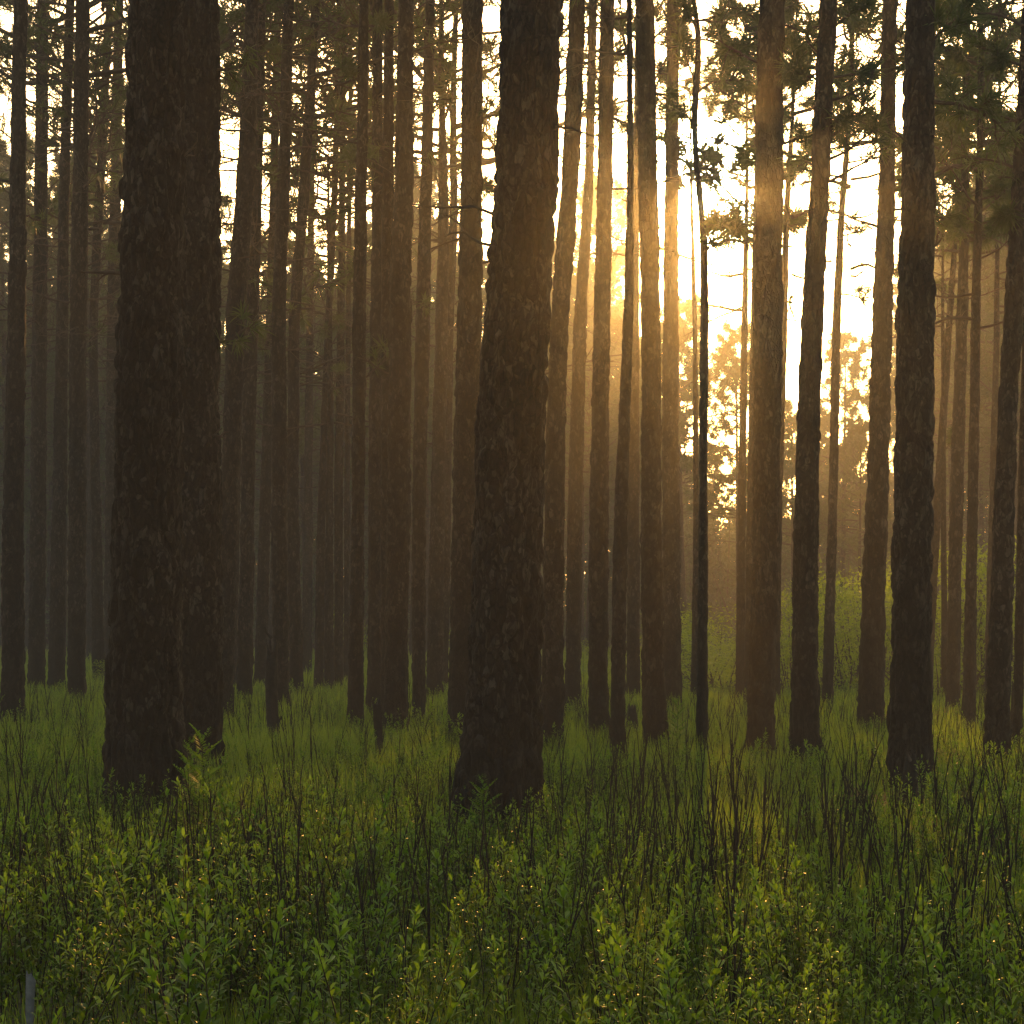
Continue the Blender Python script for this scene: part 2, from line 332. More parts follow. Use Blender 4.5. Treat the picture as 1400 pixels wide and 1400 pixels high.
# each traced pine: path as (photo row, column, width); then label; then limbs as start/end columns and rows
TREES = [
 ([(976,17,33),(900,17,31),(440,22,25),(0,28,19)], 'dark pine trunk standing at the far left edge of the wood', []),
 ([(938,50,24),(440,54,21),(0,58,16)], 'slim grey pine second from the left edge of the wood', [((68,205),(84,193))]),
 ([(940,77,24),(440,85,17),(230,88,15),(0,96,13)], 'slim pine hugging a thicker grey pine, with a forked limb high up', [((88,120),(74,0))]),
 ([(953,105,26),(440,107,25),(0,113,20)], 'thicker grey pine in the tight cluster left of the twin big trunks', [((124,130),(142,85))]),
 ([(931,135,18),(700,131,14),(440,127,12),(250,137,13),(0,150,10)], 'crooked thin pine that bends right high up beside the left cluster', [((142,180),(172,120))]),
 ([(925,152,22),(440,155,19),(0,163,12)], 'pale misty pine half hidden behind the left edge of the biggest left trunk', []),
 ([(1100,196,114),(1050,198,104),(1000,200,100),(700,203,92),(460,203,88),(240,210,82),(0,218,78)], 'massive nearly black pine trunk, front one of the touching pair on the left', []),
 ([(1045,262,84),(900,262,80),(700,262,79),(460,261,75),(0,268,64)], 'massive dark pine trunk tucked behind its black twin on the left', []),
 ([(972,305,27),(700,314,25),(440,321,27),(230,337,26),(0,345,18)], 'brown pine leaning right, just right of the massive left pair', [((336,20),(300,46)), ((352,12),(392,-8))]),
 ([(935,319,10),(440,329,10),(0,340,7)], 'very thin pale pine showing between two brown pines right of the massive pair', []),
 ([(956,335,24),(700,338,20),(440,344,21),(230,353,14),(0,358,11)], 'dark footed pine behind the leaning brown pine right of the massive pair', []),
 ([(933,356,18),(650,364,15),(440,370,13),(0,380,9)], 'pale pinkish pine fading into haze behind a broken black snag', []),
 ([(962,384,22),(700,382,22),(440,381,20),(230,388,18),(0,395,13)], 'dark reddish pine rising right behind a broken snag, forking near the top', [((398,48),(426,-6))]),
 ([(943,405,22),(700,400,18),(440,402,16),(230,418,15),(0,432,12)], 'grey pine leaning right, touching the dark forked pine behind the snag', []),
 ([(918,419,15),(440,424,10),(0,428,7)], 'faint grey pine deep in the mist left of a pair of thin pines', []),
 ([(936,436,14),(700,440,13),(440,449,10),(230,459,9),(0,464,7)], 'thin grey pine leaning right, left one of the thin pair in the misty gap', []),
 ([(937,450,15),(700,450,11),(560,452,9),(440,451,7),(300,449,5)], 'thin dark pine with bare twigs against the mist, crossing a paler thin pine', [((452,540),(468,505)), ((451,480),(438,455)), ((451,455),(470,430))]),
 ([(934,463,14),(700,463,13),(440,466,11),(0,470,7)], 'pale thin pine right behind the dark twiggy one in the misty gap', []),
 ([(928,474,9),(700,474,8),(0,480,5)], 'faintest thin pine hidden just left of a straight dark pine', []),
 ([(986,486,24),(700,489,19),(440,492,20),(230,494,17),(0,497,14)], 'straight dark pine at the right side of the misty left gap', [((487,130),(470,90))]),
 ([(968,512,22),(700,513,20),(440,514,17),(230,517,16),(0,516,14)], 'grey brown pine between a straight dark pine and a thicker black one', [((515,170),(500,120))]),
 ([(982,530,20),(440,529,18),(230,531,16),(0,532,13)], 'brown pine pressed against the left side of a thick black pine', []),
 ([(995,541,34),(700,545,33),(440,547,32),(230,552,27),(0,556,22)], 'thick black brown pine left of centre with leafy shrubs at its foot', []),
 ([(975,572,20),(700,573,20),(440,578,21),(230,583,17),(0,588,14)], 'dark pine just right of the thick black one left of centre', [((590,30),(628,4))]),
 ([(950,594,24),(700,598,20),(440,604,17),(300,607,15),(150,604,9),(0,603,7)], 'speckled grey pine behind the dark one, narrowing fast towards the top', []),
 ([(940,606,14),(700,611,12),(440,614,12),(300,621,12),(150,619,9),(0,624,7)], 'pale leaning pine crossing behind the speckled grey pine', []),
 ([(1012,634,42),(900,632,38),(700,636,36),(440,642,36),(230,645,29),(0,647,29)], 'reddish brown pine partly hidden by the great central trunk on its left side', []),
 ([(1118,676,126),(1085,677,116),(1040,681,103),(1000,686,98),(900,690,94),(700,692,98),(460,703,92),(240,719,84),(0,727,77)], 'great leaning pine trunk in the centre with plated bark and flared foot', []),
 ([(1018,755,34),(700,758,30),(440,764,26),(230,781,26),(0,789,25)], 'brown pine leaning right beside the right edge of the great central trunk', []),
 ([(966,783,22),(700,786,22),(440,793,19),(230,806,13),(0,811,12)], 'greyer slim pine second to the right of the great central trunk', []),
 ([(1000,817,28),(700,819,26),(440,823,23),(230,828,21),(0,830,20)], 'straight dark pine between the central trunk and the sun', []),
 ([(1028,844,22),(700,848,20),(440,859,15),(230,862,10),(0,860,8)], 'thin tapering pine leaning right against a straight dark one, left of the sun', []),
 ([(955,866,20),(700,866,18),(440,868,12),(0,872,7)], 'faint brown pine in haze above a small black stump, left of the sun', []),
 ([(1015,897,35),(900,893,32),(700,890,28),(440,890,27),(230,885,27),(0,882,27)], 'thick dark pine second to the left of the sun', []),
 ([(965,920,26),(700,917,25),(440,917,23),(230,919,20),(0,920,18)], 'pine whose right edge touches the sun glare', []),
 ([(955,949,10),(700,952,9),(440,950,7),(300,946,5)], 'hair thin pale pine behind the slender black pine under the sun', []),
 ([(1014,960,17),(700,961,13),(440,963,12),(310,962,11),(250,955,9),(180,948,9),(110,953,10),(40,957,8),(0,947,6)], 'slender black young pine standing right under the sun', [((964,350),(985,312)), ((953,125),(1012,72)), ((952,112),(925,60)), ((957,50),(930,-10)), ((948,170),(925,130))]),
 ([(955,1012,14),(700,1014,12),(440,1018,9),(280,1021,6),(150,1021,4)], 'thin pale pine between the slender black pine and a broad brown one', [((1021,300),(1036,288)), ((1020,300),(975,315))]),
 ([(962,1024,14),(700,1026,12),(440,1030,8),(200,1034,5)], 'thin pine hugging the left side of the broad brown pine right of the sun', []),
 ([(1018,1040,38),(700,1047,38),(440,1051,42),(230,1052,39),(0,1055,37)], 'broad brown pine just right of the sun', []),
 ([(958,1060,12),(700,1064,11),(440,1072,10),(300,1075,9),(150,1084,6),(60,1088,4)], 'thin crooked pine peeping out on the right of the broad brown pine', [((1072,250),(1108,222)), ((1074,310),(1104,300)), ((1077,200),(1095,170))]),
 ([(1032,1102,45),(980,1101,40),(900,1101,37),(700,1102,36),(440,1109,32),(230,1122,27),(0,1133,26)], 'dark pine with bulging foot, leaning right, two trunks right of the sun', [((1138,190),(1204,146)), ((1137,108),(1203,86)), ((1140,40),(1190,10))]),
 ([(963,1131,15),(700,1138,13),(440,1144,12),(300,1150,9),(180,1160,7),(60,1166,4)], 'thin brown pine leaning right in the bright gap above green thicket', [((1150,322),(1198,314)), ((1146,402),(1196,400)), ((1152,285),(1130,262)), ((1158,200),(1185,165))]),
 ([(993,1189,36),(700,1198,32),(440,1207,28),(230,1213,23),(0,1217,20)], 'brown pine close to the left side of the big right hand pine', [((1226,100),(1244,80)), ((1224,205),(1242,190))]),
 ([(1075,1245,68),(1000,1245,62),(900,1246,58),(700,1248,55),(440,1251,55),(230,1256,46),(0,1259,41)], 'big dark pine on the right with a charred stump at its foot', [((1280,66),(1330,12)), ((1280,138),(1400,142))]),
 ([(955,1268,12),(700,1281,12),(440,1298,9),(280,1309,6),(150,1316,4)], 'thin pine slanting right out from behind the big right hand pine', [((1288,620),(1312,596)), ((1300,420),(1284,380))]),
 ([(958,1292,9),(700,1290,8),(440,1289,5)], 'thinnest straight pine behind the slanting one at right', []),
 ([(967,1303,20),(700,1307,20),(440,1315,17),(250,1320,12),(0,1323,8)], 'pale brown pine, left of two straight pines standing in the right thicket', [((1322,180),(1290,160))]),
 ([(985,1324,20),(700,1330,16),(440,1334,14),(200,1340,10),(0,1341,7)], 'darker and closer of two straight pines standing in the right thicket', [((1342,210),(1392,170)), ((1340,290),(1388,255)), ((1337,330),(1300,300)), ((1340,100),(1380,60))]),
 ([(948,1350,10),(700,1357,11),(500,1362,9),(300,1364,6),(150,1366,4)], 'wavy thin pine in haze left of the dark leaning pine at the right edge', []),
 ([(1040,1363,37),(900,1367,32),(700,1372,29),(440,1384,26),(230,1397,25),(0,1411,24)], 'dark pine leaning right out of the picture at the right edge', []),
 ([(1018,1391,15),(700,1397,13),(440,1403,11),(0,1412,8)], 'slim dark pine behind the leaning one at the right edge', []),
]
trunk_xy = []
for ti, (path, label, limbs) in enumerate(TREES):
    R = np.random.default_rng(500 + ti)
    d = depth_of(path[0][0])
    if path[0][0] > 1040: d = depth_of(path[0][0], .18)
    P = np.array([at(x, y, d) for y, x, w in path]); rad = np.array([w / 2 / F * d for y, x, w in path])
    base = np.array([P[0, 0], d, float(gz(P[0, 0], d)[0])])
    trunk_xy.append((base[0], base[1], rad[0]))
    thin = rad[0] < .085
    ztop = P[-1, 2]
    slope = (P[-1] - P[-2]) / (P[-1, 2] - P[-2, 2])
    H = ztop + R.uniform(1.2, 2.0) if (thin or rad[-1] < .045) else max(R.uniform(16.5, 20), ztop + 3.0)
    Q = [P[0] - np.array([0, 0, P[0, 2] + .2])] + list(P)
    rr = [rad[0] * 1.03] + list(rad)
    Q[0][2] = -.2
    if H - ztop > 2.5:
        e = P[-1] + slope * 1.5; Q.append(np.array([e[0], d, ztop + 1.5])); rr.append(rad[-1] * .93)
        Q.append(np.array([e[0] + slope[0] * .4 * (H - ztop - 1.5), d, H])); rr.append(.03)
    else:
        Q.append(np.array([P[-1, 0] + slope[0] * .5 * (H - ztop), d, H])); rr.append(.012)
    Q = np.array(Q) - base
    root = thing('pine_tree', label, 'pine tree', base)
    sp = max(.012, d * .0009)
    zfine = EYE + (HY + 60) / F * d
    g = trunk_geo(Q, rr, sp, ti + 1, zfine)
    link('trunk', g.mesh('pine_trunk', [M_bark]), root)
    # crown
    if H - ztop > 2.5:
        zc = R.uniform(9.0, 11.5) if d < 34 else (R.uniform(7.8, 11.2) if path[0][1] < 880 else R.uniform(8.4, 11))
        me = me_tall[ti % 4] if d >= 34 else me_open[ti % 2]; s = (H - zc + .3) / 8.0
    else:
        zc = H - 2.2; me = me_small[ti % 2]; s = 1.0
        if 'right under the sun' in label: zc = H - 1.2
        if ztop > 9: s = 1.7; zc = H - 4.4
        if path[-1][0] > 250: zc += .9
    zm = zc + (H - zc) * .4
    cxy = [np.interp(zm, Q[:, 2], Q[:, k]) for k in (0, 1)]
    link('crown', me, root, (cxy[0], cxy[1], zc), R.uniform(0, 6.28), s)
    for q in range(int(R.integers(0, 4)) if d < 48 and not thin else 0):
        zs_ = R.uniform(3.0, min(9.0, ztop)); a = np.array([np.interp(zs_, Q[:, 2], Q[:, 0]), np.interp(zs_, Q[:, 2], Q[:, 1]), zs_])
        az = R.choice([0.0, math.pi]) + R.uniform(-.7, .7); rr_ = np.interp(zs_, Q[:, 2], rr)
        gb = Geo(); limb(gb, a, (math.cos(az), math.sin(az), R.uniform(-.1, .5)), rr_ + R.uniform(.06, .55), R.uniform(.010, .024), R, 2, .1, None, 6, True, 1)
        link('branch_stub', gb.mesh('branch_stub', mats_crown), root)
    # crooked dead and living limbs low in the crown, the dark network against the sky
    limbs = [(a, b, .45) for a, b in limbs]; xm = path[0][1]
    if 19 < d < 62 and (xm < 640 or xm > 985):
        for q in range(8 if xm > 985 else 4):
            yy = R.uniform(5, 330) if xm > 985 else R.uniform(10, 520); ll = R.uniform(30, 95) * (1 if d < 30 else .75)
            xx = 700 + (base[0] + np.interp(EYE - (yy - HY) / F * d, Q[:, 2], Q[:, 0])) / d * F; sg = R.choice([-1, 1])
            limbs.append(((xx, yy), (xx + sg * ll, yy - R.uniform(-.15, .6) * ll), R.choice([.1, .6 if xm > 985 else .2])))
    for (x0, y0), (x1, y1), tuft_p in limbs:
        a, b = at(x0, y0, d), at(x1, y1, d); v = b - a; ln = np.linalg.norm(v)
        a = a - base; xc = np.interp(a[2], Q[:, 2], Q[:, 0]); a = np.array([xc, 0, a[2] - v[2] * .05])
        v = b - base - a; v[1] = R.uniform(-.35, .35) * ln
        gb = Geo(); r0 = min(.040, max(.009, .022 * math.sqrt(ln)))
        ends = limb(gb, a, v + np.array([0, 0, -.05 * ln]), np.linalg.norm(v), r0, R, 7, .12, None, 6)
        ends = [e for e in ends if R.random() < tuft_p]
        tufts(gb, [e[0] for e in ends], [e[1] for e in ends], .17, 20, .010, R)
        link('branch', gb.mesh('pine_branch', mats_crown), root)

# ------------------------------------------------------------------ pines further back
def back_proto(i, H, r, zc):
    R = np.random.default_rng(700 + i)
    lean = R.uniform(-.35, .35, 2)
    z = np.array([-.2, 0, .6, H * .3, H * .6, H]); px = np.array([0, 0, 0, lean[0] * .3, lean[0] * .8, lean[0]]); py = np.array([0, 0, 0, lean[1] * .4, lean[1] * .7, lean[1]])
    rad = np.array([r * 1.15, r * 1.12, r, r * .85, r * .6, .02])
    g = trunk_geo(np.stack([px, py, z], 1), rad, .09, 300 + i, H)
    return g, g.mesh('far_trunk', [M_bark])
protos = []
for i, (H, r, zc) in enumerate([(17, .19, 8.5), (15, .15, 7.0), (13, .12, 5.2), (11, .10, 4.0), (18.5, .21, 9.5), (14, .13, 5.8)]):
    g, me = back_proto(i, H, r, zc); protos.append((H, zc, g, me))
placed = [(x, y) for x, y, r in trunk_xy]
SKY = [(-20, 130, 95, 195), (300, 345, 115, 185), (400, 475, 180, 270), (578, 632, 75, 210), (655, 676, 120, 330), (905, 1040, 100, 430), (1056, 1112, 360, 565), (1140, 1204, 265, 470), (1278, 1312, 250, 340)]
def clear_of_sky(X, Y, ztop, zc, R):
    px = 700 + X / Y * F
    half = R / Y * F * .8
    y0 = HY - (ztop - EYE) / Y * F; y1 = HY - (zc - EYE) / Y * F
    for a, b, c, e in SKY:
        if px + half > a and px - half < b and y1 > c and y0 < e: return False
    return True
R = np.random.default_rng(77)
def back_pine(X, Y, k, s, ws=1.0):
    H, zc, g, me = protos[k]; px = 700 + X / Y * F
    if px < 480: lab, grp = 'distant slender pine fading into the grey haze on the left', 'distant pines in the left haze'
    elif px < 925: lab, grp = 'distant slender pine seen in slits between the central trunks', 'distant pines behind the central trunks'
    else: lab, grp = 'distant slender pine standing in the golden haze on the right', 'distant pines in the golden haze'
    root = thing('pine_tree', lab, 'pine tree', (X, Y, float(gz(X, Y)[0])), R.uniform(0, 6.28), s, grp)
    link('trunk', me, root)
    link('crown', me_young[int(R.integers(0, 4))], root, (0, 0, zc), R.uniform(0, 6.28), (H - zc + .4) / 6.5)
    placed.append((X, Y))
for px, Y, yt in [(936, 80, 440), (1012, 72, 480), (1085, 86, 572), (1150, 92, 480), (1172, 76, 600), (1302, 82, 355), (1330, 97, 300), (1366, 74, 250), (1388, 90, 200), (1290, 104, 365), (918, 88, 440), (1120, 98, 590), (1396, 66, 330)]:
    h = EYE - (yt - HY) / F * Y
    back_pine((px - 700) / F * Y, Y, 5 if h > 11 else 3, h / (14.0 if h > 11 else 11.0))
count = 0
for tries in range(6000):
    if count >= 122: break
    Y = R.uniform(66, 138)
    X = R.uniform(-1, 1) * (Y * .2118 + 4)
    k = int(R.integers(0, 6)); H, zc, g, me = protos[k]; s = R.uniform(.85, 1.12)
    px = 700 + X / Y * F
    if any((X - a) ** 2 + (Y - b) ** 2 < 4.0 for a, b in placed): continue
    if not clear_of_sky(X, Y, H * s, (zc - 1.5) * s, 2.0 * s): continue
    if 925 < px < 1210 and R.random() < .65: continue
    if count > 110 and px > 640: continue
    count += 1; back_pine(X, Y, k, s)

# far-off wood closing the view
def sector(X, Y): return 700 + X / Y * F
gw = Geo()
far_crown = [crown_geo(180 + i, 7.0, 2.6, 22, 3, 9, .055, .42, 4) for i in range(3)]
R = np.random.default_rng(91)
nfar = 0
while nfar < 190:
    Y = R.uniform(108, 172); X = R.uniform(-1, 1) * (Y * .2118 + 10)
    px = sector(X, Y)
    H = R.uniform(9, 17) if px < 880 or px > 1330 else R.uniform(5.5, 10.5)
    if not clear_of_sky(X, Y, H, 3, 2.0): continue
    nfar += 1
    s = H * .72 / 7.0
    a = R.uniform(0, 6.28); c, si = math.cos(a), math.sin(a)
    gw.merge(far_crown[int(R.integers(0, 3))], np.array([[c, -si, 0], [si, c, 0], [0, 0, 1]]) * s, np.array([X, Y, H * .28]))
    tube(gw, [(X, Y, -.3), (X + .1, Y, H * .5), (X, Y, H * .97)], [.17, .13, .03], 7, 0)
def shrub_geo(seed, w, h, nc=46, nl=60, leaf=.075):
    R = np.random.default_rng(seed); g = Geo()
    cen = []
    for i in range(nc):
        a = R.uniform(0, 6.28); t = R.uniform(.12, 1.0); rr = math.sqrt(R.random()) * w / 2 * (1.05 - .55 * t ** 2)
        cen.append((math.cos(a) * rr, math.sin(a) * rr, h * t * R.uniform(.85, 1.05)))
    cen = np.array(cen)
    for c in cen[::2]:
        st = np.array([c[0] * .25, c[1] * .25, -.05])
        tube(g, [st, st * .5 + c * .5 + R.normal(size=3) * .05, c], [.016, .011, .004], 4, 0)
    n = nc * nl
    P = np.repeat(cen, nl, 0) + R.normal(size=(n, 3)) * np.array([.17, .17, .13]) * (w / 2.6 + .25)
    P[:, 2] = np.abs(P[:, 2])
    d = norm(R.normal(size=(n, 3)) + np.array([0, 0, .35])); u = norm(np.cross(d, R.normal(size=(n, 3))))
    ln = leaf * R.uniform(.6, 1.3, (n, 1)); wd = ln * .42
    v = np.stack([P, P + d * ln * .5 + u * wd * .5, P + d * ln, P + d * ln * .5 - u * wd * .5], 1).reshape(-1, 3)
    o = np.arange(n)[:, None] * 4
    g.add(v, np.concatenate([o, o + 1, o + 2, o + 3], 1), 1)
    return g
thick = [shrub_geo(800 + i, 2.6, 2.2) for i in range(3)]
for i in range(250):
    Y = R.uniform(100, 170); X = R.uniform(-1, 1) * (Y * .2118 + 8); s = R.uniform(1.5, 3.4)
    a = R.uniform(0, 6.28); c, si = math.cos(a), math.sin(a)
    gw.merge(thick[i % 3], np.array([[c, -si, 0], [si, c, 0], [0, 0, 1]]) * s, np.array([X, Y, 0]))
w = link('far_wood', gw.mesh('far_wood', [M_branch, M_needle]))
w['kind'] = 'stuff'; w['label'] = 'far off wood closing the view in the haze'

# ------------------------------------------------------------------ thicket of broadleaf shrubs behind the right hand pines
SHR = [
 (915, 942, 868, 2.2), (958, 945, 835, 3.0), (990, 948, 862, 3.4), (1085, 950, 812, 2.6), (1030, 944, 870, 2.4), (1118, 944, 800, 2.4), (1160, 950, 772, 3.2), (1185, 946, 790, 2.8),
 (1230, 944, 770, 2.6), (1285, 952, 764, 3.0), (1318, 946, 800, 2.6), (1345, 950, 748, 3.2), (1388, 946, 775, 3.0), (1410, 952, 742, 3.0), (1140, 940, 850, 2.4), (1060, 938, 850, 2.6),
 (652, 945, 800, 1.6), (797, 955, 882, 1.3), (470, 931, 832, 1.4), (158, 938, 905, 1.4), (925, 930, 840, 2.6)]
SHL = ['low green shrub left of the slender black pine', 'green shrub behind the slender black young pine', 'wide low shrub between the slender black pine and the broad brown one', 'upright green shrub left of the bulging footed dark pine', 'shrub behind the broad brown pine at right', 'tall shrub between the bulging footed pine and the thin leaning one',
 'tallest shrub in the gap left of the brown pine at right', 'dense shrub behind the foot of the brown pine at right', 'shrub behind the big right hand pine, on its left', 'tall shrub just right of the big right hand pine', 'shrub between the two straight pines at right', 'tall bright shrub left of the dark leaning pine at the right edge',
 'shrub behind the dark leaning pine at the right edge', 'shrub cut off by the right edge of the picture', 'low shrub at the foot of the thin leaning pine in the bright gap', 'low shrub right of the broad brown pine near the sun',
 'narrow shrub seen in the slit left of the great central trunk', 'small yellow green shrub between two grey pines right of the central trunk', 'small shrub far back in the misty left gap', 'tiny shrub at the foot of the misty left pines', 'hazy shrub behind the pine under the sun glare']
me_thick = [shrub_geo(820 + i, 2.6, 2.2, 52, 62).mesh('thicket_shrub', [M_branch, M_leaf2]) for i in range(4)]
R = np.random.default_rng(5)
for i, ((px, yb, yt, wd), lab) in enumerate(zip(SHR, SHL)):
    Y = depth_of(yb, .1); X = (px - 700) / F * Y; h = EYE - (yt - HY) / F * Y
    thing('leafy_shrub', lab, 'shrub', (X, Y, float(gz(X, Y)[0])), R.uniform(0, 6.28), (wd / 2.6, wd / 2.6, h / 2.2), 'thicket shrubs behind the pines', me_thick[i % 4])

# ------------------------------------------------------------------ snags and stumps left by fire
def snag(name, label, px, yb, yt, w0, w1, lean, seed, cat='snag', mat=None, stubs=()):
    d = depth_of(yb, .12); base = np.array([(px - 700) / F * d, d, 0]); base[2] = float(gz(base[0], d)[0])
    H = EYE - (yt - HY) / F * d; r0, r1 = w0 / 2 / F * d, w1 / 2 / F * d; dx = lean / F * d
    R = np.random.default_rng(seed)
    z = np.linspace(-.1, H, 34); seg = 22; a = np.arange(seg) / seg * 2 * math.pi
    V = []
    rag = vnoise(np.stack([np.cos(a) * 2.2 + seed, np.sin(a) * 2.2, a * 0], 1), 3)
    for zz in z:
        t = max(zz, 0) / H
        r = r0 + (r1 - r0) * t + r0 * .35 * math.exp(-max(zz, 0) / .07)
        h = zz if t < .75 else zz - (t - .75) / .25 * H * .22 * rag
        p = np.stack([np.cos(a), np.sin(a), a * 0], 1)
        nn = vnoise(np.stack([np.cos(a) * 2.5, np.sin(a) * 2.5, a * 0 + zz * 5], 1) + seed, 8)
        rr = r * (.78 + .44 * nn)
        v = p * rr[:, None]; v[:, 0] += dx * t + math.sin(zz * 5 + seed) * r0 * .12; v[:, 2] = h
        V.append(v)
    g = Geo(); i = np.arange(len(z) - 1)[:, None] * seg; j = np.arange(seg)[None, :]; j2 = (j + 1) % seg
    g.add(np.concatenate(V), np.stack([i + j, i + j2, i + seg + j2, i + seg + j], -1).reshape(-1, 4), 0)
    cen = V[-1].mean(0) - np.array([0, 0, r1 * 1.2]); g.add([cen], np.zeros((0, 3)))
    tp = (len(z) - 1) * seg
    g.Fc.append((np.stack([tp + np.arange(seg), tp + (np.arange(seg) + 1) % seg, np.full(seg, g.n - 1)], 1), 0))
    root = thing(name, label, cat, base)
    link('stem', g.mesh(name, [mat or M_char]), root)
    for (t, ax, ln) in stubs:
        gb = Geo(); limb(gb, (dx * t, 0, H * t), (ax, -.2, .8), ln, r0 * .3, R, 2, .3, None, 6, True)
        link('broken_limb', gb.mesh('broken_limb', [mat or M_char]), root)
snag('dead_snag', 'broken black snag with a stub standing before the dark forked pine', 374, 1016, 868, 18, 15, -3, 1, stubs=[(.22, 1, .16), (.97, -.6, .12)])
snag('dead_snag', 'thin crooked charred snag in front of the thick black pine left of centre', 520, 1040, 950, 9, 13, -5, 2, stubs=[(.6, .6, .14)])
snag('tree_stump', 'small jagged black stump left of the thick pine near the sun', 866, 1004, 960, 22, 9, -1, 3, 'stump')
snag('tree_stump', 'charred stump against the foot of the big right hand pine', 1246, 1112, 1024, 28, 16, -1, 4, 'stump', stubs=[(.35, -.8, .1)])
snag('dead_snag', 'short grey weathered snag in the undergrowth at the lower left corner', 40, 1362, 1300, 9, 13, 3, 5, mat=M_grey)
snag('dead_snag', 'tiny dark snag in the misty left gap among thin pines', 466, 936, 842, 6, 4, 1, 6)
snag('dead_snag', 'leaning dark snag right behind the leaning pine at the right edge', 1384, 1022, 930, 10, 8, 4, 7)

# ------------------------------------------------------------------ undergrowth
def shoot_geo(seed, h, nl, leaf, spread=.9, sides=3, wid=.40):
    """one upright shoot with oval folded leaves rising off it"""
    R = np.random.default_rng(seed); g = Geo()
    b = R.normal(size=2) * .13 * h
    zz = np.linspace(0, h, 5); t = zz / h
    pts = np.stack([b[0] * t ** 1.6, b[1] * t ** 1.6, zz], 1)
    tube(g, pts, np.linspace(.0035, .0014, 5), sides, 0)
    tt = np.sort(R.uniform(.22, 1.0, nl)); az = np.arange(nl) * 2.4 + R.uniform(-.5, .5, nl)
    P = np.stack([np.interp(tt, t, pts[:, k]) for k in range(3)], 1)
    el = R.uniform(.3, 1.15, nl) + (tt > .93) * .3
    d = np.stack([np.cos(az) * np.cos(el), np.sin(az) * np.cos(el), np.sin(el)], 1)
    side = norm(np.cross(d, np.array([0, 0, 1.0]))); up = np.cross(side, d)
    ln = (leaf * R.uniform(.65, 1.2, nl) * (1.1 - .35 * tt))[:, None]; w = ln * wid / 2
    p0 = P + d * ln * .08
    m1, m2 = p0 + d * ln * .38, p0 + d * ln * .72
    tip = p0 + d * ln - up * ln * .12
    v = np.stack([p0, m1 + side * w + up * w * .45, m2 + side * w * .85 + up * w * .3, tip, m2 - side * w * .85 + up * w * .3, m1 - side * w + up * w * .45, m1, m2 - up * ln * .02], 1).reshape(-1, 3)
    o = np.arange(nl)[:, None] * 8
    g.add(v, np.zeros((0, 4)))
    base = g.n - len(v); yg = tt > .74
    for tri in ((6, 1, 2, 7), (7, 4, 5, 6), (0, 1, 6), (0, 6, 5), (7, 2, 3), (7, 3, 4)):
        fc = np.concatenate([o + q for q in tri], 1) + base
        if (~yg).any(): g.Fc.append((fc[~yg], 1))
        if yg.any(): g.Fc.append((fc[yg], 2))
    return g
shoots = [shoot_geo(900 + i, h, n, lf) for i, (h, n, lf) in enumerate([(.34, 28, .037), (.42, 34, .041), (.28, 24, .034), (.46, 38, .042), (.38, 32, .045), (.24, 20, .032), (.45, 42, .034), (.32, 24, .049)])]
def rotz(a, s=1.0, tilt=(0, 0)):
    c, si = math.cos(a), math.sin(a)
    Mx = np.array([[c, -si, 0], [si, c, 0], [0, 0, 1]]) * s
    T = np.array([[1, 0, tilt[0]], [0, 1, tilt[1]], [0, 0, 1]])
    return T @ Mx
def clump_geo(seed, n, rad, smin=.8, smax=1.25):
    R = np.random.default_rng(seed); g = Geo()
    for i in range(n):
        a = R.uniform(0, 6.28); r = rad * math.sqrt(R.random())
        g.merge(shoots[int(R.integers(0, 8))], rotz(R.uniform(0, 6.28), R.uniform(smin, smax), R.normal(size=2) * .16 + np.array([math.cos(a), math.sin(a)]) * .22), np.array([math.cos(a) * r, math.sin(a) * r, -.01]))
    return g
plants = [clump_geo(930 + i, int(6 + i % 4 * 2), .12 + .03 * (i % 3)) for i in range(8)]
me_plants = [g.mesh('low_shrub', [M_stem, M_leaf, M_young]) for g in plants]
def stem_geo(seed, h, forks):
    R = np.random.default_rng(seed); g = Geo()
    def grow(p, d, ln, r, lv):
        k = 7; pts = [np.array(p, float)]
        for i in range(k):
            pts.append(pts[-1] + d * ln / k); d = norm(d + R.normal(size=3) * .06 + np.array([0, 0, .05]))
        pts = np.array(pts); tube(g, pts, np.linspace(r, r * .4, k + 1), 5 if lv == 0 else 4, 0)
        if lv < 2:
            for q in range(forks if lv == 0 else int(R.integers(0, 3))):
                i = int(R.integers(2, k)); dd = norm(norm(pts[i + 1] - pts[i]) + R.normal(size=3) * np.array([.24, .24, .06]) + np.array([0, 0, .15]))
                grow(pts[i], dd, ln * R.uniform(.18, .5), r * .62, lv + 1)
    grow((0, 0, -.03), norm(np.array([R.normal() * .10, R.normal() * .10, 1])), h, R.uniform(.0044, .0072), 0)
    return g
stem_geos = [stem_geo(960 + i, h, f) for i, (h, f) in enumerate([(.62, 2), (.75, 3), (.55, 1), (.85, 4), (.68, 5), (.50, 0), (.92, 2), (.7, 3), (.58, 4), (.78, 1)])]
me_stems = [g.mesh('charred_stem', [M_stem]) for g in stem_geos]

